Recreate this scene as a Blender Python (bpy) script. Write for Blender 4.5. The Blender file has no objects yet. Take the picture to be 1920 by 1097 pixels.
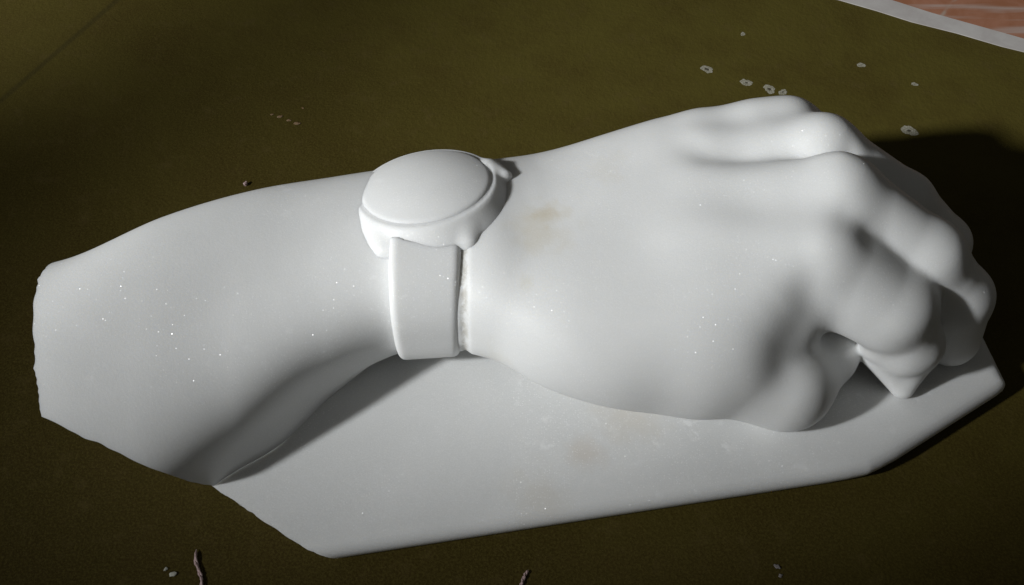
import bpy, bmesh, math, random
import numpy as np
from mathutils import Vector, Matrix

MM = 0.001
# ------------------------------------------------------------------ camera
scene = bpy.context.scene
scene.render.engine = 'CYCLES'
scene.cycles.use_denoising = True
scene.cycles.max_bounces = 8
scene.cycles.diffuse_bounces = 5
cam = bpy.data.objects.new('camera', bpy.data.cameras.new('camera'))
scene.collection.objects.link(cam)
cam.location = (0, -0.2044, 0.3016)
cam.rotation_euler = (math.radians(90 - 52), 0, 0)
cam.data.sensor_width = 36
cam.data.angle = math.radians(50)
cam.data.clip_start = 0.005
cam.data.clip_end = 50
scene.camera = cam
# ------------------------------------------------------------------ world: a dim room
world = bpy.data.worlds.new('World')
scene.world = world
world.use_nodes = True
bg = world.node_tree.nodes['Background']
bg.inputs['Color'].default_value = (1.0, 0.98, 0.90, 1)
bg.inputs['Strength'].default_value = 0.038
# ------------------------------------------------------------------ window light from front left
LDIR = Vector((-0.785, -0.368, 0.500)).normalized()
lamp = bpy.data.lights.new('window_light', 'SPOT')
lamp.energy = 125
lamp.color = (0.985, 1.0, 1.0)
lamp.shadow_soft_size = 0.055
lamp.spot_size = math.radians(14.6)
lamp.spot_blend = 1.0
lo = bpy.data.objects.new('window_light', lamp)
scene.collection.objects.link(lo)
lo.location = Vector((0.06, 0.01, 0.05)) + LDIR * 1.6
lo.rotation_euler = (Vector((0.100, 0.122, 0.0)) - lo.location).to_track_quat('-Z', 'Y').to_euler()
# added fill spot, no seen source, brightens the far left table corner
corner_fill = bpy.data.lights.new('corner_fill_light', 'SPOT')
corner_fill.energy = 110
corner_fill.color = lamp.color
corner_fill.shadow_soft_size = 0.04
corner_fill.spot_size = math.radians(11.5)
corner_fill.spot_blend = 1.0
po = bpy.data.objects.new('corner_fill_light', corner_fill)
scene.collection.objects.link(po)
po.location = lo.location + Vector((-0.02, 0.10, 0.0))
po.rotation_euler = (Vector((-0.255, 0.225, 0.0)) - po.location).to_track_quat('-Z', 'Y').to_euler()
# ------------------------------------------------------------------ exposure
scene.view_settings.view_transform = 'Standard'
scene.view_settings.look = 'None'
scene.view_settings.exposure = 0
scene.view_settings.gamma = 1

rng = random.Random(5)

# ================================================================== materials
def newmat(name):
    m = bpy.data.materials.new(name)
    m.use_nodes = True
    nt = m.node_tree
    return m, nt, nt.nodes, nt.links, nt.nodes['Principled BSDF']

def mixcol(nt, fac, a, b):
    n = nt.nodes.new('ShaderNodeMix')
    n.data_type = 'RGBA'
    for sock, v in ((n.inputs[0], fac), (n.inputs[6], a), (n.inputs[7], b)):
        if hasattr(v, 'links') or hasattr(v, 'is_linked'):
            nt.links.new(v, sock)
        else:
            sock.default_value = v if not isinstance(v, tuple) or len(v) == 4 else (*v, 1)
    return n.outputs[2]

def noise(nt, vec, scale, detail=4, rough=0.55, dist=0.0):
    n = nt.nodes.new('ShaderNodeTexNoise')
    n.inputs['Scale'].default_value = scale
    n.inputs['Detail'].default_value = detail
    n.inputs['Roughness'].default_value = rough
    n.inputs['Distortion'].default_value = dist
    nt.links.new(vec, n.inputs['Vector'])
    return n.outputs['Fac']

def ramp(nt, v, lo_, hi, a=0.0, b=1.0):
    n = nt.nodes.new('ShaderNodeMapRange')
    n.interpolation_type = 'SMOOTHSTEP'
    for i, x in enumerate((lo_, hi, a, b)):
        n.inputs[1 + i].default_value = x
    nt.links.new(v, n.inputs[0])
    return n.outputs[0]

def mth(nt, op, a, b=None):
    n = nt.nodes.new('ShaderNodeMath')
    n.operation = op
    for i, v in enumerate((a, b)):
        if v is None:
            continue
        if isinstance(v, (int, float)):
            n.inputs[i].default_value = v
        else:
            nt.links.new(v, n.inputs[i])
    return n.outputs[0]

def spot_mask(nt, pos, p, r, wob):
    """soft blotch around a point (mm) on the surface, edge broken by a noise value"""
    d = nt.nodes.new('ShaderNodeVectorMath')
    d.operation = 'DISTANCE'
    nt.links.new(pos, d.inputs[0])
    d.inputs[1].default_value = tuple(c * MM for c in p)
    k = mth(nt, 'ADD', d.outputs['Value'], mth(nt, 'MULTIPLY', mth(nt, 'SUBTRACT', wob, 0.5), r * 2.0 * MM))
    return ramp(nt, k, 0.15 * r * MM, 1.25 * r * MM, 1, 0)

def marble(name, stains=(), dirt=None, tone=1.0):
    m, nt, N, L, b = newmat(name)
    tc = N.new('ShaderNodeTexCoord')
    pos = tc.outputs['Object']
    n1 = noise(nt, pos, 18, 5, 0.6, 0.6)
    n2 = noise(nt, pos, 2600, 2, 0.6)
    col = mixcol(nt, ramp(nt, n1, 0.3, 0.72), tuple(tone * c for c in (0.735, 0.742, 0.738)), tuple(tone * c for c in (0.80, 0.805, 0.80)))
    col = mixcol(nt, mth(nt, 'MULTIPLY', ramp(nt, n2, 0.35, 0.7), 0.22), col, (0.90, 0.905, 0.90))
    # milky bruises left by the tools
    n3 = noise(nt, pos, 160, 5, 0.65, 0.3)
    n4 = noise(nt, pos, 26, 3)
    col = mixcol(nt, mth(nt, 'MULTIPLY', mth(nt, 'MULTIPLY', ramp(nt, n3, 0.56, 0.7), ramp(nt, n4, 0.5, 0.66)), 0.55), col, (0.92, 0.925, 0.93))
    wob = noise(nt, pos, 120, 4)
    for p, r, c, s in stains:
        col = mixcol(nt, mth(nt, 'MULTIPLY', spot_mask(nt, pos, p, r, wob), s), col, c)
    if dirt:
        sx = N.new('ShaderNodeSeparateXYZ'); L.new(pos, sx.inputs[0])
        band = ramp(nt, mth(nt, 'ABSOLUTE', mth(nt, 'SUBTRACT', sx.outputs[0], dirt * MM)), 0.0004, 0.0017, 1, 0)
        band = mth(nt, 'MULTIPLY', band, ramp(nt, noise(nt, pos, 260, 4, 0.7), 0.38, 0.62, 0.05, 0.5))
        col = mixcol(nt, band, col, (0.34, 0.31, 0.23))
    # crystal grains that catch the light
    v = N.new('ShaderNodeTexVoronoi')
    v.inputs['Scale'].default_value = 1400
    L.new(pos, v.inputs['Vector'])
    sep = N.new('ShaderNodeSeparateColor')
    L.new(v.outputs['Color'], sep.inputs[0])
    pick = ramp(nt, sep.outputs[0], 0.6, 0.61)
    near = ramp(nt, v.outputs['Distance'], 0.15, 0.38, 1, 0)
    patchy = ramp(nt, noise(nt, pos, 32, 2), 0.40, 0.66, 0.3, 1)
    glint = mth(nt, 'MULTIPLY', mth(nt, 'MULTIPLY', pick, near), patchy)
    col = mixcol(nt, mth(nt, 'MULTIPLY', glint, 0.5), col, (0.95, 0.95, 0.95))  # sparkle also painted into the base colour as pale specks
    L.new(col, b.inputs['Base Color'])
    b.inputs['Roughness'].default_value = 0.48
    b.inputs['Specular IOR Level'].default_value = 0.3
    L.new(mth(nt, 'MULTIPLY', glint, 1.0), b.inputs['Coat Weight'])
    b.inputs['Coat Roughness'].default_value = 0.33
    b.inputs['Coat IOR'].default_value = 1.9
    b.inputs['Subsurface Weight'].default_value = 0.55
    b.inputs['Subsurface Radius'].default_value = (1.0, 0.94, 0.84)
    b.inputs['Subsurface Scale'].default_value = 0.0034
    # fine grain, and facets of the glinting crystals tilted every way
    bump = N.new('ShaderNodeBump')
    bump.inputs['Strength'].default_value = 0.16
    bump.inputs['Distance'].default_value = 0.0003
    L.new(noise(nt, pos, 1300, 3, 0.7), bump.inputs['Height'])
    tilt = N.new('ShaderNodeVectorMath'); tilt.operation = 'SUBTRACT'
    wn = N.new('ShaderNodeTexWhiteNoise'); L.new(v.outputs['Position'], wn.inputs['Vector'])
    L.new(wn.outputs['Color'], tilt.inputs[0]); tilt.inputs[1].default_value = (0.6, 0.6, 0.5)
    sc = N.new('ShaderNodeVectorMath'); sc.operation = 'SCALE'
    L.new(tilt.outputs[0], sc.inputs[0]); L.new(mth(nt, 'MULTIPLY', glint, 2.2), sc.inputs['Scale'])
    ad = N.new('ShaderNodeVectorMath'); ad.operation = 'ADD'
    L.new(bump.outputs[0], ad.inputs[0]); L.new(sc.outputs[0], ad.inputs[1])
    nm = N.new('ShaderNodeVectorMath'); nm.operation = 'NORMALIZE'
    L.new(ad.outputs[0], nm.inputs[0])
    L.new(nm.outputs[0], b.inputs['Coat Normal'])
    L.new(bump.outputs[0], b.inputs['Normal'])
    return m

STAINS = [
    ((11.21, 17.91, 57.00), 7.0, (0.60, 0.51, 0.34), 0.45),
    ((8.75, 13.45, 56.00), 11.0, (0.66, 0.60, 0.46), 0.38),
    ((3.90, -5.14, 50.00), 3.5, (0.62, 0.56, 0.36), 0.31),
    ((28.07, 38.55, 60.00), 9.0, (0.68, 0.64, 0.54), 0.24),
    ((-1.62, -10.98, 30.00), 9.0, (0.68, 0.63, 0.50), 0.24),
    ((22.66, -37.71, 9.00), 6.5, (0.58, 0.48, 0.37), 0.29),
    ((36.35, -26.42, 9.00), 11.0, (0.66, 0.60, 0.50), 0.27),
    ((7.88, -52.06, 9.00), 10.0, (0.64, 0.58, 0.48), 0.24),
    ((87.24, -19.37, 28.00), 5.0, (0.40, 0.34, 0.20), 0.31),
    ((86.71, -4.96, 30.00), 6.0, (0.42, 0.37, 0.26), 0.24),
]
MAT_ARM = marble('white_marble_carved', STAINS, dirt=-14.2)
MAT_WATCH = marble('white_marble_polished')
MAT_SLAB = marble('white_marble_slab', STAINS, tone=0.90)   # same marble, colour darkened to stand in for dimmer light on the slab

# ================================================================== implicit-surface sculpting (mm)
def smin(a, b, k):
    h = np.clip(0.5 + 0.5 * (b - a) / k, 0, 1)
    return b + (a - b) * h - k * h * (1 - h)

def smax(a, b, k):
    return -smin(-a, -b, k)

class Field:
    def __init__(self, lo_, hi, step):
        self.lo = np.array(lo_, float)
        self.h = step
        self.n = np.ceil((np.array(hi, float) - self.lo) / step).astype(int) + 1
        self.ax = [self.lo[i] + step * np.arange(self.n[i]) for i in range(3)]
        self.F = np.full(self.n, 60.0, np.float32)
    def sub(self, lo_, hi):
        s = []
        for i in range(3):
            a = int(np.clip(np.floor((lo_[i] - self.lo[i]) / self.h), 0, self.n[i]))
            b = int(np.clip(np.ceil((hi[i] - self.lo[i]) / self.h) + 1, 0, self.n[i]))
            s.append(slice(a, b))
        X = self.ax[0][s[0]][:, None, None].astype(np.float32)
        Y = self.ax[1][s[1]][None, :, None].astype(np.float32)
        Z = self.ax[2][s[2]][None, None, :].astype(np.float32)
        return tuple(s), X, Y, Z
    def put(self, s, d, k, mode):
        f = self.F[s]
        if mode == 'add':
            self.F[s] = smin(f, d, k)
        elif mode == 'cut':
            self.F[s] = smax(f, -d, k)
        else:
            self.F[s] = smax(f, d, k)
    def cone(self, p, r1, q, r2, k=6, mode='add', sq=2.0):
        """capsule with two end radii; sq above 2 flattens its sides into carved planes"""
        p = np.array(p, float); q = np.array(q, float)
        R = max(r1, r2) * 1.1 + k + 6
        s, X, Y, Z = self.sub(np.minimum(p, q) - R, np.maximum(p, q) + R)
        d = q - p; l2 = float(d @ d)
        t = np.clip(((X - p[0]) * d[0] + (Y - p[1]) * d[1] + (Z - p[2]) * d[2]) / l2, 0, 1)
        x, y, z = X - p[0] - t * d[0], Y - p[1] - t * d[1], Z - p[2] - t * d[2]
        if sq == 2.0:
            dist = np.sqrt(x * x + y * y + z * z)
        else:
            e0 = d / math.sqrt(l2)
            e1 = np.cross(e0, (0, 0, 1.0)); e1 /= np.linalg.norm(e1)
            e2 = np.cross(e1, e0)
            dist = sum(np.abs(x * e[0] + y * e[1] + z * e[2]) ** sq for e in (e0, e1, e2)) ** (1 / sq)
        self.put(s, dist - (r1 + (r2 - r1) * t), k, mode)
    def blob(self, c, rad, k=6, mode='add', rot=(0, 0, 0)):
        """ellipsoid, rot in degrees"""
        c = np.array(c, float); r = np.array(rad, float)
        R = r.max() + k + 6
        s, X, Y, Z = self.sub(c - R, c + R)
        M = Matrix.Rotation(math.radians(rot[2]), 3, 'Z') @ Matrix.Rotation(math.radians(rot[1]), 3, 'Y') @ Matrix.Rotation(math.radians(rot[0]), 3, 'X')
        M = np.array(M).T
        x = X - c[0]; y = Y - c[1]; z = Z - c[2]
        u = [(M[i, 0] * x + M[i, 1] * y + M[i, 2] * z) for i in range(3)]
        k0 = np.sqrt(sum((u[i] / r[i]) ** 2 for i in range(3)))
        k1 = np.sqrt(sum((u[i] / r[i] ** 2) ** 2 for i in range(3))) + 1e-6
        self.put(s, k0 * (k0 - 1) / k1, k, mode)
    def plane(self, p, n, k=1.0, jag=None):
        """keep the side the normal points away from"""
        n = np.array(n, float); n /= np.linalg.norm(n)
        s, X, Y, Z = self.sub(self.lo - 1, self.lo + self.n * self.h + 1)
        d = (X - p[0]) * n[0] + (Y - p[1]) * n[1] + (Z - p[2]) * n[2]
        if jag is not None:
            d = d + jag(X, Y, Z)
        self.put(s, d, k, 'and')
    def groove(self, path, w, amp):
        """sink (or with a negative amount raise) the surface along a path, fading in and out at its ends"""
        path = [np.array(p, float) for p in path]
        R = 3 * w
        s, X, Y, Z = self.sub(np.min(path, 0) - R, np.max(path, 0) + R)
        n = len(path) - 1
        g = 0
        for i, (p, q) in enumerate(zip(path, path[1:])):
            d = q - p; l2 = float(d @ d)
            t = np.clip(((X - p[0]) * d[0] + (Y - p[1]) * d[1] + (Z - p[2]) * d[2]) / l2, 0, 1)
            dist2 = (X - p[0] - t * d[0]) ** 2 + (Y - p[1] - t * d[1]) ** 2 + 0.25 * (Z - p[2] - t * d[2]) ** 2
            f = (i + t) / n
            g = np.maximum(g, np.exp(-dist2 / (w * w)) * np.minimum(1, 0.1 + 2.2 * f))
        self.F[s] += (amp * g).astype(np.float32)
    def rasp(self, c, rad, sigma):
        """rub the form down with a Gaussian inside a soft ellipsoid"""
        c = np.array(c, float); rad = np.array(rad, float)
        s, X, Y, Z = self.sub(c - rad, c + rad)
        pad = int(3 * sigma / self.h)
        big = tuple(slice(max(0, a.start - pad), min(n, a.stop + pad)) for a, n in zip(s, self.n))
        B = self.F[big].astype(np.float32)
        t = np.arange(-pad, pad + 1) * self.h
        ker = np.exp(-t * t / (2 * sigma * sigma)); ker /= ker.sum()
        for ax in range(3):
            P_ = np.pad(B, [(pad, pad) if i == ax else (0, 0) for i in range(3)], mode='edge')
            out = np.zeros_like(B)
            for i, k in enumerate(ker):
                sl = [slice(None)] * 3; sl[ax] = slice(i, i + B.shape[ax])
                out += k * P_[tuple(sl)]
            B = out
        B = B[tuple(slice(a.start - b.start, a.stop - b.start) for a, b in zip(s, big))]
        r = np.sqrt(((X - c[0]) / rad[0]) ** 2 + ((Y - c[1]) / rad[1]) ** 2 + ((Z - c[2]) / rad[2]) ** 2)
        m = np.clip((1 - r) / 0.4, 0, 1); m = m * m * (3 - 2 * m)
        self.F[s] = (self.F[s] * (1 - m) + B * m).astype(np.float32)
    def mesh(self, name):
        """surface nets: one vertex in each cell the surface crosses"""
        F = self.F
        S = F < 0
        nx, ny, nz = F.shape
        corners = [(i, j, k) for i in (0, 1) for j in (0, 1) for k in (0, 1)]
        cnt = np.zeros((nx - 1, ny - 1, nz - 1), np.int8)
        for i, j, k in corners:
            cnt += S[i:nx - 1 + i, j:ny - 1 + j, k:nz - 1 + k]
        act = (cnt > 0) & (cnt < 8)
        idx = np.argwhere(act)
        vid = np.full(act.shape, -1, np.int64)
        vid[act] = np.arange(len(idx))
        val = {c: F[idx[:, 0] + c[0], idx[:, 1] + c[1], idx[:, 2] + c[2]] for c in corners}
        acc = np.zeros((len(idx), 3)); num = np.zeros(len(idx))
        for a in corners:
            for ax in range(3):
                if a[ax]:
                    continue
                b = list(a); b[ax] = 1; b = tuple(b)
                va, vb = val[a], val[b]
                cr = (va < 0) != (vb < 0)
                t = np.where(cr, va / np.where(cr, va - vb, 1), 0)
                for c in range(3):
                    acc[:, c] += np.where(cr, a[c] + (t if c == ax else 0), 0)
                num += cr
        V = (self.lo + (idx + acc / num[:, None]) * self.h) * MM
        quads = []
        for ax in range(3):
            o1, o2 = [(1, 2), (2, 0), (0, 1)][ax]
            sl0 = [slice(1, None)] * 3; sl0[ax] = slice(0, -1)
            sl1 = [slice(1, None)] * 3
            A = S[tuple(slice(0 if i == ax else 1, F.shape[i] - 1) for i in range(3))]
            B = S[tuple(slice(1 if i == ax else 1, F.shape[i] - (0 if i == ax else 1)) for i in range(3))]
            e = np.argwhere(A != B)
            flip = A[e[:, 0], e[:, 1], e[:, 2]]
            e = e + [0 if i == ax else 1 for i in range(3)]
            d1 = np.zeros(3, int); d1[o1] = 1
            d2 = np.zeros(3, int); d2[o2] = 1
            q = np.stack([vid[tuple((e - a * d1 - b * d2).T)] for a, b in ((0, 0), (1, 0), (1, 1), (0, 1))], 1)
            q[~flip] = q[~flip][:, ::-1]
            quads.append(q)
        Q = np.concatenate(quads)
        Q = Q[(Q >= 0).all(1)]
        me = bpy.data.meshes.new(name)
        me.vertices.add(len(V)); me.vertices.foreach_set('co', V.ravel())
        me.loops.add(len(Q) * 4); me.loops.foreach_set('vertex_index', Q.ravel().astype(np.int32))
        me.polygons.add(len(Q))
        me.polygons.foreach_set('loop_start', np.arange(0, len(Q) * 4, 4, dtype=np.int32))
        me.polygons.foreach_set('use_smooth', np.ones(len(Q), bool))
        me.update(calc_edges=True); me.validate()
        return me

def spl(xs, ys, x):
    """smooth interpolation through stations"""
    xs = np.array(xs, float); ys = np.array(ys, float)
    m = np.gradient(ys, xs)
    i = np.clip(np.searchsorted(xs, x) - 1, 0, len(xs) - 2)
    h = xs[i + 1] - xs[i]
    t = np.clip((x - xs[i]) / h, 0, 1)
    t2, t3 = t * t, t * t * t
    return (2 * t3 - 3 * t2 + 1) * ys[i] + (t3 - 2 * t2 + t) * h * m[i] + (3 * t2 - 2 * t3) * ys[i + 1] + (t3 - t2) * h * m[i + 1]

def jag(X, Y, Z):
    """broken stone edge"""
    s = X * 0.55 - Y * 0.85
    return (0.14 * np.sin(s * 0.33 + 1.0) * np.sin(s * 0.13 + 0.07 * Z) + 0.16 * np.sin(s * 0.8 + 0.2 * Z)
            + 0.2 * np.sin(s * 1.9 + 0.5 * Z + 1.7) * np.maximum(0, np.sin(s * 0.27)) + 0.12 * np.sin(s * 3.7 + 0.8 * Z) * np.maximum(0, np.sin(s * 0.19 + 2)))

def saw(me, cuts, rough=1.0):
    """break the block off along a rough plane, leaving a crisp arris"""
    for p, n in cuts:
        n = np.array(n) / np.linalg.norm(n)
        bm = bmesh.new(); bm.from_mesh(me)
        nv = Vector(n)
        lay = bm.verts.layers.float.new('shift')
        co = np.array([v.co[:] for v in bm.verts]) / MM
        for v, k in zip(bm.verts, jag(co[:, 0], co[:, 1], co[:, 2]) * rough * MM):
            v[lay] = k
            v.co += nv * k
        r = bmesh.ops.bisect_plane(bm, geom=bm.verts[:] + bm.edges[:] + bm.faces[:], plane_co=Vector(p) * MM, plane_no=nv, clear_outer=True)
        edges = [e for e in r['geom_cut'] if isinstance(e, bmesh.types.BMEdge)]
        f = bmesh.ops.triangle_fill(bm, edges=edges, use_beauty=True, normal=nv)
        for g in f['geom']:
            if isinstance(g, bmesh.types.BMFace):
                g.smooth = False
        for v in bm.verts:
            v.co -= nv * v[lay]
        bm.verts.layers.float.remove(lay)
        for e in edges:
            if e.is_valid: e.smooth = False
        bmesh.ops.recalc_face_normals(bm, faces=bm.faces)
        bm.to_mesh(me); bm.free()
    return me

# forearm stations along x: centre y, centre z, half width, half height, roll
SEC = [(-155, -32.79, 29, 38.28, 28, 26), (-130, -29.88, 28.5, 40.7, 27, 26), (-105, -17.67, 28, 44.84, 25.8, 24), (-80, -1.2, 28.3, 41.19, 24.3, 18.5), (-55, 13.67, 29.5, 34.24, 22.8, 9.5), (-30, 21.82, 31.5, 31.63, 21.5, 0), (-6, 20.29, 33, 36.34, 21.8, -5), (12, 18.25, 32.5, 43.28, 20.8, -2), (32, 16.99, 32.5, 48.5, 22, 5), (48, 18.67, 32.5, 50.08, 24, 9), (60, 19.0, 33, 51.92, 25, 10)]

def forearm(F, section=None):
    s, X, Y, Z = F.sub(F.lo - 1, F.lo + F.n * F.h + 1)
    x1 = X[:, 0, 0] if section is None else np.full(X.shape[0], section)
    yc, zc, a, b, ph = [spl([r[0] for r in SEC], [r[j] for r in SEC], x1)[:, None, None].astype(np.float32) for j in range(1, 6)]
    c, sn = np.cos(np.radians(ph)), np.sin(np.radians(ph))
    u = ((Y - yc) * c + (Z - zc) * sn) / a
    v = (-(Y - yc) * sn + (Z - zc) * c) / b
    q = 2.5
    k0 = (np.abs(u) ** q + np.abs(v) ** q) ** (1 / q)
    d = (k0 - 1) * np.minimum(a, b) * 1.05
    end = X - SEC[-1][0]
    return smax(d, end, 14.0) if section is None else d

CUT_LOW_P = (-91.36, -47.66, 9.00)
LOWP, LOWN = (-71.460, -59.465, 9.000), (-0.466, -0.764, -0.447)
LEFTP, LEFTN = (-133.188, -10.727, 60.200), (-0.976, -0.111, -0.186)
SLABP, SLABN = (-58.867, -68.966, 9.000), (-0.454, -0.684, -0.571)

def sculpt_arm():
    F = Field((-150, -66, -1), (165, 78, 84), 0.8)
    F.F = forearm(F).astype(np.float32)
    # channel beside the strap
    s, X, Y, Z = F.sub((-22, -70, 0), (0, 80, 84))
    ch = 0.55 * np.exp(-((X + 14.3) / 1.2) ** 4)
    F.F[s] += ch.astype(np.float32)
    # foot of the forearm where it grows out of the slab
    F.cone((-102.66, -40.43, 4.00), 9, (-80.67, -23.38, 4.00), 8, 16); F.cone((-80.67, -23.38, 4.00), 8, (-58.33, -3.14, 4.00), 5, 16)
    # back of the hand: four metacarpals and the flesh between them
    m5, m4, m3, m2 = (90.23, 56.36, 52.00), (96.36, 41.26, 58.00), (97.13, 20.07, 61.00), (91.03, 3.50, 54.00)
    q5, q4, q3, q2 = (64.86, 54.60, 46.00), (61.62, 43.39, 48.00), (59.95, 27.21, 47.50), (56.62, 9.37, 46.00)
    F.cone((18, 42, 32), 13, q5, 11.8, 8); F.cone(q5, 11.8, (80.08, 55.70, 50.00), 11.4, 8); F.cone((80.08, 55.70, 50.00), 11.4, m5, 10.5, 8)
    F.cone((14, 30, 35), 14, q4, 11, 8); F.cone(q4, 11, m4, 11.5, 7)
    F.cone((14, 18, 36), 15, q3, 12, 10); F.cone(q3, 12, m3, 12.5, 8)
    F.cone((14, 4, 34), 15, q2, 12, 10); F.cone(q2, 12, m2, 13.5, 12)
    F.blob((81.64, 22.99, 44.00), (26, 14, 17), 10)
    F.blob((82, 30, 36), (18, 28, 16), 6)
    # thumb side
    F.cone((30, -6, 24), 13, (61.49, -16.07, 26.00), 12.5, 10)
    F.cone((61.49, -16.07, 26.00), 12.5, (81.76, -20.23, 20.00), 11.0, 12)
    F.cone((18, -4, 31), 12, (69.66, -11.47, 34.00), 13, 16)
    F.cone((24, -3, 31), 14, (78.52, -2.10, 41.00), 13.5, 18)
    F.rasp((40, -8, 40), (52, 48, 40), 4.0)
    # thumb tip folded in under the index finger
    F.blob((82.00, -21.46, 19.50), (14, 10.6, 10.8), 8)
    F.cone((86.01, -19.84, 17.00), 10, (98.49, -6.67, 17.00), 10.6, 8)
    # fingers
    p5, d5 = (115.12, 54.56, 34.00), (130.60, 53.91, 16.00)
    F.cone(m5, 10.5, p5, 9, 6); F.cone(p5, 9, d5, 8, 4); F.cone(d5, 8, (112, 40, 10), 8, 4)
    p4, d4 = (124.28, 33.61, 44.00), (140.54, 29.89, 28.00)
    F.cone(m4, 11.5, p4, 9.5, 5); F.cone(p4, 9.5, d4, 9.2, 3); F.cone(d4, 9, (140.77, 28.40, 12.00), 8, 3)
    p3, d3 = (125.29, 8.12, 48.00), (138.55, 4.67, 32.00)
    F.cone(m3, 12.4, p3, 10.3, 4, sq=2.1); F.cone(p3, 10.3, d3, 10.0, 4, sq=2.1); F.cone(d3, 10.0, (140.77, 1.39, 15.00), 9, 3, sq=2.2)
    F.blob((104.97, 11.90, 50.00), (9, 9, 8), 5)
    p2, d2 = (114.60, -4.77, 40.00), (121.50, -8.13, 26.00)
    F.cone(m2, 13.4, p2, 12.2, 2.2, sq=2.2); F.cone(p2, 12.2, d2, 10.3, 2.5, sq=2.2)
    F.cone((95.59, -1.41, 44.00), 10.5, (109.88, -6.77, 40.00), 10.5, 5, sq=2.5)
    F.cone((113.29, -10.04, 27.00), 6.0, (119.58, -10.93, 26.00), 6.6, 4); F.cone((119.58, -10.93, 26.00), 6.6, (124.71, -10.04, 27.00), 6.6, 4)
    F.cone((116.91, -9.56, 20.00), 7.4, (121.18, -16.20, 12.00), 3.0, 1.5); F.cone((124.12, -9.96, 20.00), 7.8, (123.26, -16.59, 12.00), 3.0, 2.0)
    F.rasp((120.35, -13.56, 20.00), (15, 15, 15), 1.1)
    # furrows between the tendons
    F.groove([(52.05, 45.28, 58.00), (60.79, 35.77, 60.00), (76.84, 34.32, 61.00), (87.77, 33.70, 63.00), (101.19, 32.41, 67.00)], 4.5, 2.0)
    F.groove([(56.21, 52.11, 57.00), (74.48, 52.36, 60.00), (95.61, 57.28, 60.00)], 4.0, 1.0)
    F.groove([(90.54, 9.29, 71.00), (95.07, 5.25, 68.00), (100.02, 3.15, 63.00)], 5, 0.9)
    
    F.groove([(75.77, -25.15, 36.00), (77.97, -21.19, 39.00), (81.09, -17.23, 42.00), (84.51, -11.46, 48.00)], 7.5, 2.8)
    F.rasp((56.37, 38.22, 58.00), (34, 34, 26), 2.2)
    F.rasp((81.29, 50.09, 58.00), (26, 20, 20), 1.6)
    F.rasp((80.26, -18.10, 40.00), (20, 18, 20), 1.8)
    F.groove([(58.17, 29.26, 62.00), (73.71, 27.31, 64.00), (85.80, 26.59, 67.00), (95.65, 25.16, 72.00)], 3.6, -0.5)
    F.groove([(43.49, 5.76, 60.00), (67.43, 3.91, 64.00), (85.61, -1.20, 68.00)], 5.0, -0.5)
    F.rasp((70.58, 13.36, 62.00), (34, 24, 20), 3.0)
    F.plane((0, 0, 3), (0, 0, -1), 0.5)
    return F

# ================================================================== objects
def link(o, parent=None):
    scene.collection.objects.link(o)
    if parent is not None:
        o.parent = parent
    return o

def meshobj(name, me, mat, parent=None):
    me.materials.append(mat)
    return link(bpy.data.objects.new(name, me), parent)

sculpture = link(bpy.data.objects.new('marble_sculpture', None))
sculpture['label'] = 'white marble carving of a loosely closed hand wearing a wristwatch'
sculpture['category'] = 'sculpture'

ARM = sculpt_arm()
meshobj('hand_and_forearm', saw(ARM.mesh('hand_and_forearm'), [(LOWP, LOWN), (LEFTP, LEFTN)]), MAT_ARM, sculpture)

# ---- slab
def poly_dist(pts, X, Y):
    """signed distance to a polygon in plan, negative inside"""
    x = X[:, :, 0] + 0 * Y[:, :, 0]; y = Y[:, :, 0] + 0 * X[:, :, 0]
    best = np.full(x.shape, 1e9); ins = np.zeros(x.shape, bool)
    for i in range(len(pts)):
        ax, ay = pts[i - 1][0], pts[i - 1][1]
        bx, by = pts[i][0], pts[i][1]
        ex, ey = bx - ax, by - ay
        t = np.clip(((x - ax) * ex + (y - ay) * ey) / (ex * ex + ey * ey), 0, 1)
        best = np.minimum(best, (x - ax - t * ex) ** 2 + (y - ay - t * ey) ** 2)
        c = ((ay > y) != (by > y)) & (x < (bx - ax) * (y - ay) / (by - ay + 1e-9) + ax)
        ins ^= c
    d = np.sqrt(best)
    return np.where(ins, -d, d)[:, :, None]

SLAB = [(-60.73, -71.25, 9.00), (95.78, -45.16, 9.00), (102.40, -43.90, 9.00), (108.61, -42.46, 9.00), (113.08, -40.28, 9.00), (118.19, -37.52, 9.00), (155.36, -14.25, 9.00), (157.72, -12.44, 9.00), (158.46, -11.02, 9.00), (152.68, 31.75, 9.00), (120, 40, 9), (-60, 30, 9), (-140, -6, 9), (-140, -80, 9)]

def sculpt_slab():
    F = Field((-150, -82, -1), (172, 46, 11), 0.8)
    s, X, Y, Z = F.sub(F.lo - 1, F.lo + F.n * F.h + 1)
    d = poly_dist(SLAB, X, Y)
    under = np.maximum(0, 6.0 - Z)
    d = d + 0.04 * under ** 2 + 0.10 * under
    wave = 0.12 * np.sin(X * 0.05 + 1) * np.sin(Y * 0.07)
    F.F = smax(d, Z - 9.0 + wave, 5.0).astype(np.float32)
    F.plane((0, 0, 0.0), (0, 0, -1), 0.5)
    return F
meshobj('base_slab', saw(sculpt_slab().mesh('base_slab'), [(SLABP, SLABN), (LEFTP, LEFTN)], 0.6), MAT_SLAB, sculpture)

# ---- wristwatch carved from the same block
WC = np.array((-26.50, 30.87, 52.80)); WN = np.array((-0.12, 0.23, 0.965)); WN /= np.linalg.norm(WN)
WU = np.array((1.0, 0, 0)) - WN * WN[0]; WU /= np.linalg.norm(WU)
WV = np.cross(WN, WU)
def wl(u, v, w):
    return tuple(WC + WU * u + WV * v + WN * w)

def local(X, Y, Z):
    x, y, z = X - WC[0], Y - WC[1], Z - WC[2]
    return [x * a[0] + y * a[1] + z * a[2] for a in (WU, WV, WN)]

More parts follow.
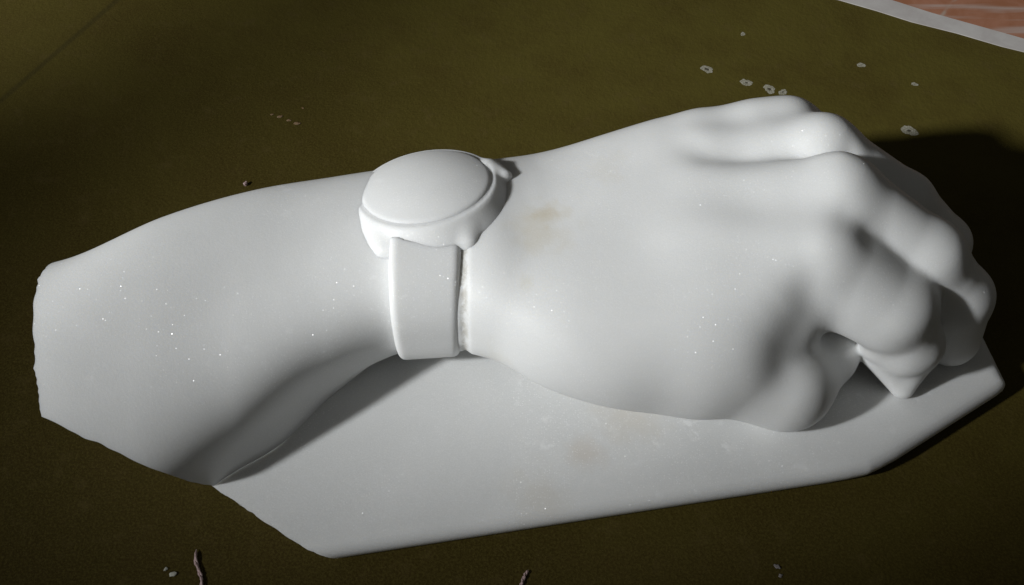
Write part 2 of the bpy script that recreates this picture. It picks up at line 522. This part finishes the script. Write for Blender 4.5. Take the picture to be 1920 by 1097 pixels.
def wfield(lo_=(-56, -24, 6), hi=(8, 66, 68), step=0.45):
    F = Field(lo_, hi, step)
    s, X, Y, Z = F.sub(F.lo - 1, F.lo + F.n * F.h + 1)
    return F, X, Y, Z

F, X, Y, Z = wfield()
u, v, w = local(X, Y, Z)
rho = np.sqrt(u * u + v * v)
side = (rho - np.minimum(22.2 - 0.85 * (w - 0.6), 26.5)) * 0.8
F.F = smax(smax(side, w - 1.3, 1.4), -13 - w, 1.0).astype(np.float32)
# seat of the glass: a fine ring cut round it
seat = np.sqrt((rho - 20.9) ** 2 + (w - 1.35) ** 2) - 0.5
F.F = smax(F.F, -seat, 0.5).astype(np.float32)
for p, q, r1, r2 in (((-41.25, 15.33, 49.00), (-38.28, 7.61, 50.60), 4.0, 2.7), ((-14.86, 16.99, 52.50), (-12.70, 8.32, 53.20), 4.4, 2.6),
                     ((-6.44, 40.94, 50.50), (-2.18, 36.72, 52.20), 3.4, 2.2)):
    F.cone(p, r1, q, r2, 3.0)
case = meshobj('wristwatch_case', F.mesh('wristwatch_case'), MAT_WATCH, sculpture)

F, X, Y, Z = wfield((-52, 4, 46), (4, 64, 66), 0.4)
u, v, w = local(X, Y, Z)
rho2 = u * u + v * v
Rs = (20.7 ** 2 + 4.2 ** 2) / (2 * 4.2)
dome = np.sqrt(rho2 + (w - (5.6 - Rs)) ** 2) - Rs
rim = np.sqrt(rho2) - 20.7
F.F = smax(smax(dome, rim, 1.6), -0.8 - w, 0.5).astype(np.float32)
meshobj('crystal', F.mesh('crystal'), MAT_WATCH, case)

F, X, Y, Z = wfield((-44, -24, 5), (-8, 66, 62), 0.45)
t = np.clip((Z - 10) / 42, 0, 1)
d = forearm(F, -24.0) - 2.3 - 1.1 * t ** 6 + 0.05 * (X + 25.6)
mid = -25.6 + 0.0 * t
half = 9.0 + 1.3 * t
F.F = smax(d, np.abs(X - mid) - half - 0.4, 2.8).astype(np.float32)
F.F = smax(F.F, -(forearm(F, -24.0) + 3.0), 0.5).astype(np.float32)
u, v, w = local(X, Y, Z)
F.F = smax(F.F, -np.maximum(np.sqrt(u * u + v * v) - 24.2, -9 - w), 0.4)
F.F = smax(F.F, -np.maximum(-v - 2, -9 - w), 0.4).astype(np.float32)
meshobj('strap', F.mesh('strap'), MAT_WATCH, case)



# ================================================================== table
def plain(name, col, rough=0.7):
    m, nt, N, L, b = newmat(name)
    b.inputs['Base Color'].default_value = (*col, 1)
    b.inputs['Roughness'].default_value = rough
    return m

def table_mat():
    m, nt, N, L, b = newmat('olive_table')
    tc = N.new('ShaderNodeTexCoord'); pos = tc.outputs['Object']
    n1 = noise(nt, pos, 7, 4, 0.6, 0.6)
    n2 = noise(nt, pos, 38, 5, 0.65)
    n3 = noise(nt, pos, 1300, 4, 0.8)
    n4 = noise(nt, pos, 110, 5, 0.7)
    sx = N.new('ShaderNodeSeparateXYZ'); L.new(pos, sx.inputs[0])
    # browner and darker towards the front left, greener and paler towards the back right
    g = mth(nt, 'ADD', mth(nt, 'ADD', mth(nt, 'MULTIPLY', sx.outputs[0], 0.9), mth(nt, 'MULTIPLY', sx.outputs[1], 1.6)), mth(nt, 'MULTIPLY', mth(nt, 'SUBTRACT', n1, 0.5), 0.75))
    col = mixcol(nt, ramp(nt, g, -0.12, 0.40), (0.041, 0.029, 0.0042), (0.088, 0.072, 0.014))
    col = mixcol(nt, mth(nt, 'MULTIPLY', ramp(nt, n2, 0.38, 0.74), 0.5), col, (0.046, 0.029, 0.006))
    col = mixcol(nt, mth(nt, 'MULTIPLY', ramp(nt, n4, 0.52, 0.72), 0.5), col, (0.085, 0.062, 0.020))
    col = mixcol(nt, mth(nt, 'MULTIPLY', ramp(nt, n3, 0.42, 0.62), 0.55), col, (0.094, 0.076, 0.016))
    # an old crease running into the far left corner
    cr = mth(nt, 'ABSOLUTE', mth(nt, 'SUBTRACT', mth(nt, 'ADD', mth(nt, 'MULTIPLY', sx.outputs[0], 0.8940), mth(nt, 'MULTIPLY', sx.outputs[1], -0.4481)), -0.24256))
    col = mixcol(nt, mth(nt, 'MULTIPLY', ramp(nt, cr, 0.0004, 0.0022, 1, 0), 0.45), col, (0.030, 0.025, 0.008))
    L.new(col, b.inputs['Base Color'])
    b.inputs['Roughness'].default_value = 0.7
    b.inputs['Specular IOR Level'].default_value = 0.12
    bump = N.new('ShaderNodeBump')
    bump.inputs['Strength'].default_value = 0.5
    bump.inputs['Distance'].default_value = 0.0006
    L.new(noise(nt, pos, 420, 4, 0.7), bump.inputs['Height'])
    L.new(bump.outputs[0], b.inputs['Normal'])
    return m

def sheet(name, pts, z, mat, parent=None, kind=None):
    me = bpy.data.meshes.new(name)
    me.from_pydata([(p[0] * MM, p[1] * MM, z * MM) for p in pts], [], [tuple(range(len(pts)))])
    o = meshobj(name, me, mat, parent)
    if kind: o['kind'] = kind
    return o
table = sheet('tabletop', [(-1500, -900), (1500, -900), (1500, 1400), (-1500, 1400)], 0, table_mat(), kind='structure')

# pale stringing and red stone inlay at the far right of the table
def inlay_mat(name, a, b, c, streak, grain=60):
    m, nt, N, L, bs = newmat(name)
    tc = N.new('ShaderNodeTexCoord'); pos = tc.outputs['Object']
    n1 = noise(nt, pos, grain, 5, 0.65, 0.3)
    col = mixcol(nt, ramp(nt, n1, 0.35, 0.7), a, b)
    if streak:
        mp = N.new('ShaderNodeMapping')
        mp.inputs['Rotation'].default_value = (0, 0, math.radians(38))
        mp.inputs['Scale'].default_value = (6, 75, 1)
        L.new(pos, mp.inputs['Vector'])
        n2 = noise(nt, mp.outputs[0], 1.0, 4, 0.6, 0.5)
        col = mixcol(nt, mth(nt, 'MULTIPLY', ramp(nt, n2, 0.47, 0.62), 0.8), col, c)
        v = N.new('ShaderNodeTexVoronoi'); v.feature = 'DISTANCE_TO_EDGE'
        v.inputs['Scale'].default_value = 22
        L.new(pos, v.inputs['Vector'])
        crk = mth(nt, 'MULTIPLY', ramp(nt, v.outputs['Distance'], 0.0, 0.03, 1, 0), ramp(nt, noise(nt, pos, 30), 0.5, 0.6))
        col = mixcol(nt, mth(nt, 'MULTIPLY', crk, 0.7), col, (0.42, 0.36, 0.30))
    else:
        col = mixcol(nt, mth(nt, 'MULTIPLY', ramp(nt, noise(nt, pos, grain * 0.45, 4), 0.55, 0.7), 0.5), col, c)
    L.new(col, bs.inputs['Base Color'])
    bs.inputs['Roughness'].default_value = 0.5
    bs.inputs['Specular IOR Level'].default_value = 0.3
    return m
edge_lo = [(-166.80, 255.04, 0.30), (-64.97, 245.55, 0.30), (22.11, 231.29, 0.30), (91.23, 212.75, 0.30), (116.39, 204.18, 0.30), (143.39, 194.66, 0.30), (158.92, 186.84, 0.30), (172.53, 179.17, 0.30), (189.98, 171.65, 0.30), (206.93, 162.89, 0.30), (215.18, 159.44, 0.30), (232.26, 149.62, 0.30), (252.49, 137.77, 0.30), (274.92, 122.56, 0.30), (359.27, 62.86, 0.30), (453.91, -15.13, 0.30)]
edge_hi = [(-168.72, 264.75, 0.30), (-65.85, 256.79, 0.30), (22.42, 242.99, 0.30), (92.69, 225.56, 0.30), (124.97, 213.54, 0.30), (151.57, 201.88, 0.30), (167.01, 194.29, 0.30), (182.50, 185.37, 0.30), (197.92, 177.73, 0.30), (213.05, 170.24, 0.30), (220.56, 166.37, 0.30), (238.63, 155.68, 0.30), (258.68, 142.99, 0.30), (280.89, 126.93, 0.30), (366.89, 66.00, 0.30), (463.23, -12.08, 0.30)]
def ribbon(name, lo_, hi, z, t, mat, kind='structure'):
    bm = bmesh.new()
    a = [bm.verts.new((p[0] * MM, p[1] * MM, z * MM)) for p in lo_]
    b = [bm.verts.new((p[0] * MM, p[1] * MM, z * MM)) for p in hi]
    for i in range(len(a) - 1):
        bm.faces.new((a[i], a[i + 1], b[i + 1], b[i]))
    ex = bmesh.ops.extrude_face_region(bm, geom=bm.faces[:])
    bmesh.ops.translate(bm, verts=[g for g in ex['geom'] if isinstance(g, bmesh.types.BMVert)], vec=(0, 0, -t * MM))
    bmesh.ops.recalc_face_normals(bm, faces=bm.faces)
    me = bpy.data.meshes.new(name); bm.to_mesh(me); bm.free()
    o = meshobj(name, me, mat, table)
    return o
ribbon('stone_border', edge_lo, edge_hi, 0.30, 0.6, inlay_mat('pale_stone', (0.47, 0.44, 0.425), (0.55, 0.53, 0.51), (0.40, 0.34, 0.31), False))
ribbon('red_stone_panel', edge_hi, [(p[0] + 350, p[1] + 700, 0) for p in edge_hi], 0.26, 0.6, inlay_mat('red_stone', (0.33, 0.14, 0.075), (0.40, 0.19, 0.12), (0.47, 0.38, 0.34), True))

# chips knocked out of the olive surface: pale ragged rim round a dark pit
CHIP = inlay_mat('chipped_plaster', (0.20, 0.19, 0.13), (0.46, 0.44, 0.38), (0.09, 0.08, 0.02), False, 1400)
PIT = plain('chip_pit', (0.06, 0.052, 0.035), 0.9)
def chip(x, y, r, hole, seed, squash=1.0):
    rr = random.Random(seed)
    n = 22
    bm = bmesh.new()
    ph = [rr.uniform(0, 6.28) for _ in range(4)]
    def rad(t, k): return k * (1 + 0.18 * math.sin(2 * t + ph[0]) + 0.08 * math.sin(3 * t + ph[1]) + 0.07 * math.sin(7 * t + ph[2]) + rr.uniform(-0.09, 0.09))
    prof = [(1.0, 0.015), (0.85, 0.05), (hole * 1.1, 0.05), (hole * 0.6, 0.03)]
    rings = []
    for k, z in prof:
        ring = []
        for i in range(n):
            t = 2 * math.pi * i / n
            q = rad(t, r * k)
            gap = 1.0 if math.sin(t + ph[3]) > -0.55 else 0.1
            ring.append(bm.verts.new((q * math.cos(t) * MM, q * math.sin(t) * squash * MM, (z * max(gap, 0.4) + rr.uniform(0, 0.015)) * MM)))
        rings.append(ring)
    for a, b in zip(rings, rings[1:]):
        for i in range(n):
            bm.faces.new((a[i], a[(i + 1) % n], b[(i + 1) % n], b[i]))
    me = bpy.data.meshes.new('paint_chip'); bm.to_mesh(me); bm.free()
    o = meshobj('paint_chip', me, CHIP, table)
    o.location = (x * MM, y * MM, 0)
    bm = bmesh.new()
    vs = [bm.verts.new((rad(2 * math.pi * i / 14, r * hole * 0.95) * math.cos(2 * math.pi * i / 14) * MM, rad(2 * math.pi * i / 14, r * hole * 0.95) * math.sin(2 * math.pi * i / 14) * squash * MM, (0.035 + rr.uniform(0, 0.01)) * MM)) for i in range(14)]
    bm.faces.new(vs)
    me = bpy.data.meshes.new('pit'); bm.to_mesh(me); bm.free()
    meshobj('pit', me, PIT, o)
for k, (p, r, hole) in enumerate([((80.89, 148.63, 0.00), 2.3, 0.6), ((95.95, 140.39, 0.00), 2.2, 0.4), ((105.00, 136.50, 0.00), 2.4, 0.55), ((110.14, 134.57, 0.00), 1.7, 0.4),
                                  ((156.54, 112.18, 0.00), 2.9, 0.4), ((145.30, 151.31, 0.00), 1.6, 0.2), ((98.64, 171.32, 0.00), 1.1, 0.2), ((164.79, 139.41, 0.00), 1.2, 0.3)]):
    chip(p[0], p[1], r, hole * 0.75, 40 + k)

# ---- scraps lying on the table
def crumb(name, p, size, mat, label, cat, seed, flat=0.6, group=None):
    rr = random.Random(seed)
    bm = bmesh.new()
    bmesh.ops.create_icosphere(bm, subdivisions=2, radius=1)
    for v in bm.verts:
        k = 1 + rr.uniform(-0.28, 0.28)
        v.co = Vector((v.co.x * size[0] * k, v.co.y * size[1] * k, v.co.z * size[2] * k)) * MM
    lowest = min(v.co.z for v in bm.verts)
    me = bpy.data.meshes.new(name); bm.to_mesh(me); bm.free()
    o = meshobj(name, me, mat)
    o.location = (p[0] * MM, p[1] * MM, -lowest * 0.9)
    o.rotation_euler.z = rr.uniform(0, 3.1)
    o['label'] = label; o['category'] = cat
    if group: o['group'] = group
    return o
PINK = inlay_mat('pink_fibre', (0.40, 0.28, 0.27), (0.58, 0.44, 0.43), (0.28, 0.18, 0.17), False, 500)
STONE = inlay_mat('marble_crumb', (0.42, 0.42, 0.36), (0.60, 0.60, 0.54), (0.16, 0.16, 0.05), False)
GREY = inlay_mat('grey_crumb', (0.17, 0.15, 0.14), (0.34, 0.32, 0.31), (0.08, 0.07, 0.06), False)

def strand(path, r, name, label, cat, seed):
    """twisted scrap of fibre: two plies wound round a path"""
    rr = random.Random(seed)
    bm = bmesh.new()
    n = 26; m = 7
    pts = []
    for i in range(n + 1):
        t = i / n * (len(path) - 1)
        j = min(int(t), len(path) - 2); f = t - j
        pts.append(np.array(path[j]) * (1 - f) + np.array(path[j + 1]) * f)
    d = pts[-1] - pts[0]; d /= np.linalg.norm(d)
    sx = np.array((d[1], -d[0], 0))
    for ply in range(2):
        rings = []
        for i, c in enumerate(pts):
            a = i / n * 10 + ply * math.pi
            e = max(0.25, min(1, i / 3, (n - i) / 2 + 0.3))
            rad = r * e * (0.75 + rr.uniform(-0.2, 0.2))
            cc = c + sx * math.cos(a) * r * 0.55 * e + np.array((0, 0, 1)) * (r * 1.25 + math.sin(a) * r * 0.45)
            rings.append([bm.verts.new(tuple((cc + (sx * math.cos(k * 6.283 / m) + np.array((0, 0, 1)) * math.sin(k * 6.283 / m)) * rad * (1 + rr.uniform(-0.2, 0.2))) * MM)) for k in range(m)])
        for A, B in zip(rings, rings[1:]):
            for k in range(m):
                bm.faces.new((A[k], A[(k + 1) % m], B[(k + 1) % m], B[k]))
        bm.faces.new(rings[0]); bm.faces.new(rings[-1][::-1])
    bmesh.ops.recalc_face_normals(bm, faces=bm.faces)
    me = bpy.data.meshes.new(name); bm.to_mesh(me); bm.free()
    o = meshobj(name, me, PINK)
    o['label'] = label; o['category'] = cat
    return o
strand([(-92.84, -65.14, 0.00), (-92.62, -68.15, 0.00), (-91.11, -71.46, 0.00), (-89.72, -74.08, 0.00), (-89.20, -77.96, 0.00)], 0.45, 'twisted_fibre', 'twisted pinkish scrap of fibre at the bottom edge, below the slab corner', 'fibre', 3)
strand([(4.66, -71.46, 0.00), (3.56, -73.43, 0.00), (2.46, -76.35, 0.00)], 0.4, 'twisted_fibre', 'short pinkish scrap of fibre half cut off by the bottom edge', 'fibre', 8)
crumb('stone_crumb', (-98.46, -72.77, 0.00), (0.7, 1.1, 0.35), STONE, 'pale crumbly stone chip left of the pink fibre scrap', 'crumb', 4)
crumb('stone_crumb', (-100.79, -71.13, 0.00), (0.45, 0.7, 0.25), STONE, 'tiny pale grain beside the crumbly chip at bottom left', 'crumb', 6)
crumb('stone_crumb', (77.31, -70.31, 0.00), (0.6, 0.95, 0.25), GREY, 'grey crumb on the table in front of the slab, upper of two', 'crumb', 5)
crumb('stone_crumb', (77.82, -73.10, 0.00), (0.5, 0.7, 0.22), GREY, 'smaller grey crumb in front of the slab, lower of two', 'crumb', 7)
crumb('stone_crumb', (-100.46, 82.73, 0.00), (0.8, 0.9, 0.8), PINK, 'tiny pink crumb just behind the forearm', 'crumb', 9)
FLAKE = inlay_mat('rust_flake', (0.16, 0.095, 0.04), (0.30, 0.22, 0.15), (0.10, 0.06, 0.02), False, 700)
for k, (p, s_, l) in enumerate([((-92.43, 120.10, 0.00), 0.9, 'second flake from the left in the scuffed row behind the forearm'), ((-88.76, 117.95, 0.00), 0.8, 'middle flake in the scuffed row behind the forearm'), ((-85.15, 116.12, 0.00), 1.0, 'largest flake at the right end of the scuffed row behind the forearm'), ((-95.79, 121.34, 0.00), 0.6, 'small flake at the left end of the scuffed row behind the forearm'), ((-83.88, 125.07, 0.00), 0.5, 'tiny flake set apart above the scuffed row behind the forearm')]):
    crumb('stone_flake', p, (s_ * 1.2, s_ * 0.7, s_ * 0.2), FLAKE, l, 'flake', 20 + k, group='flakes on the table behind the forearm')
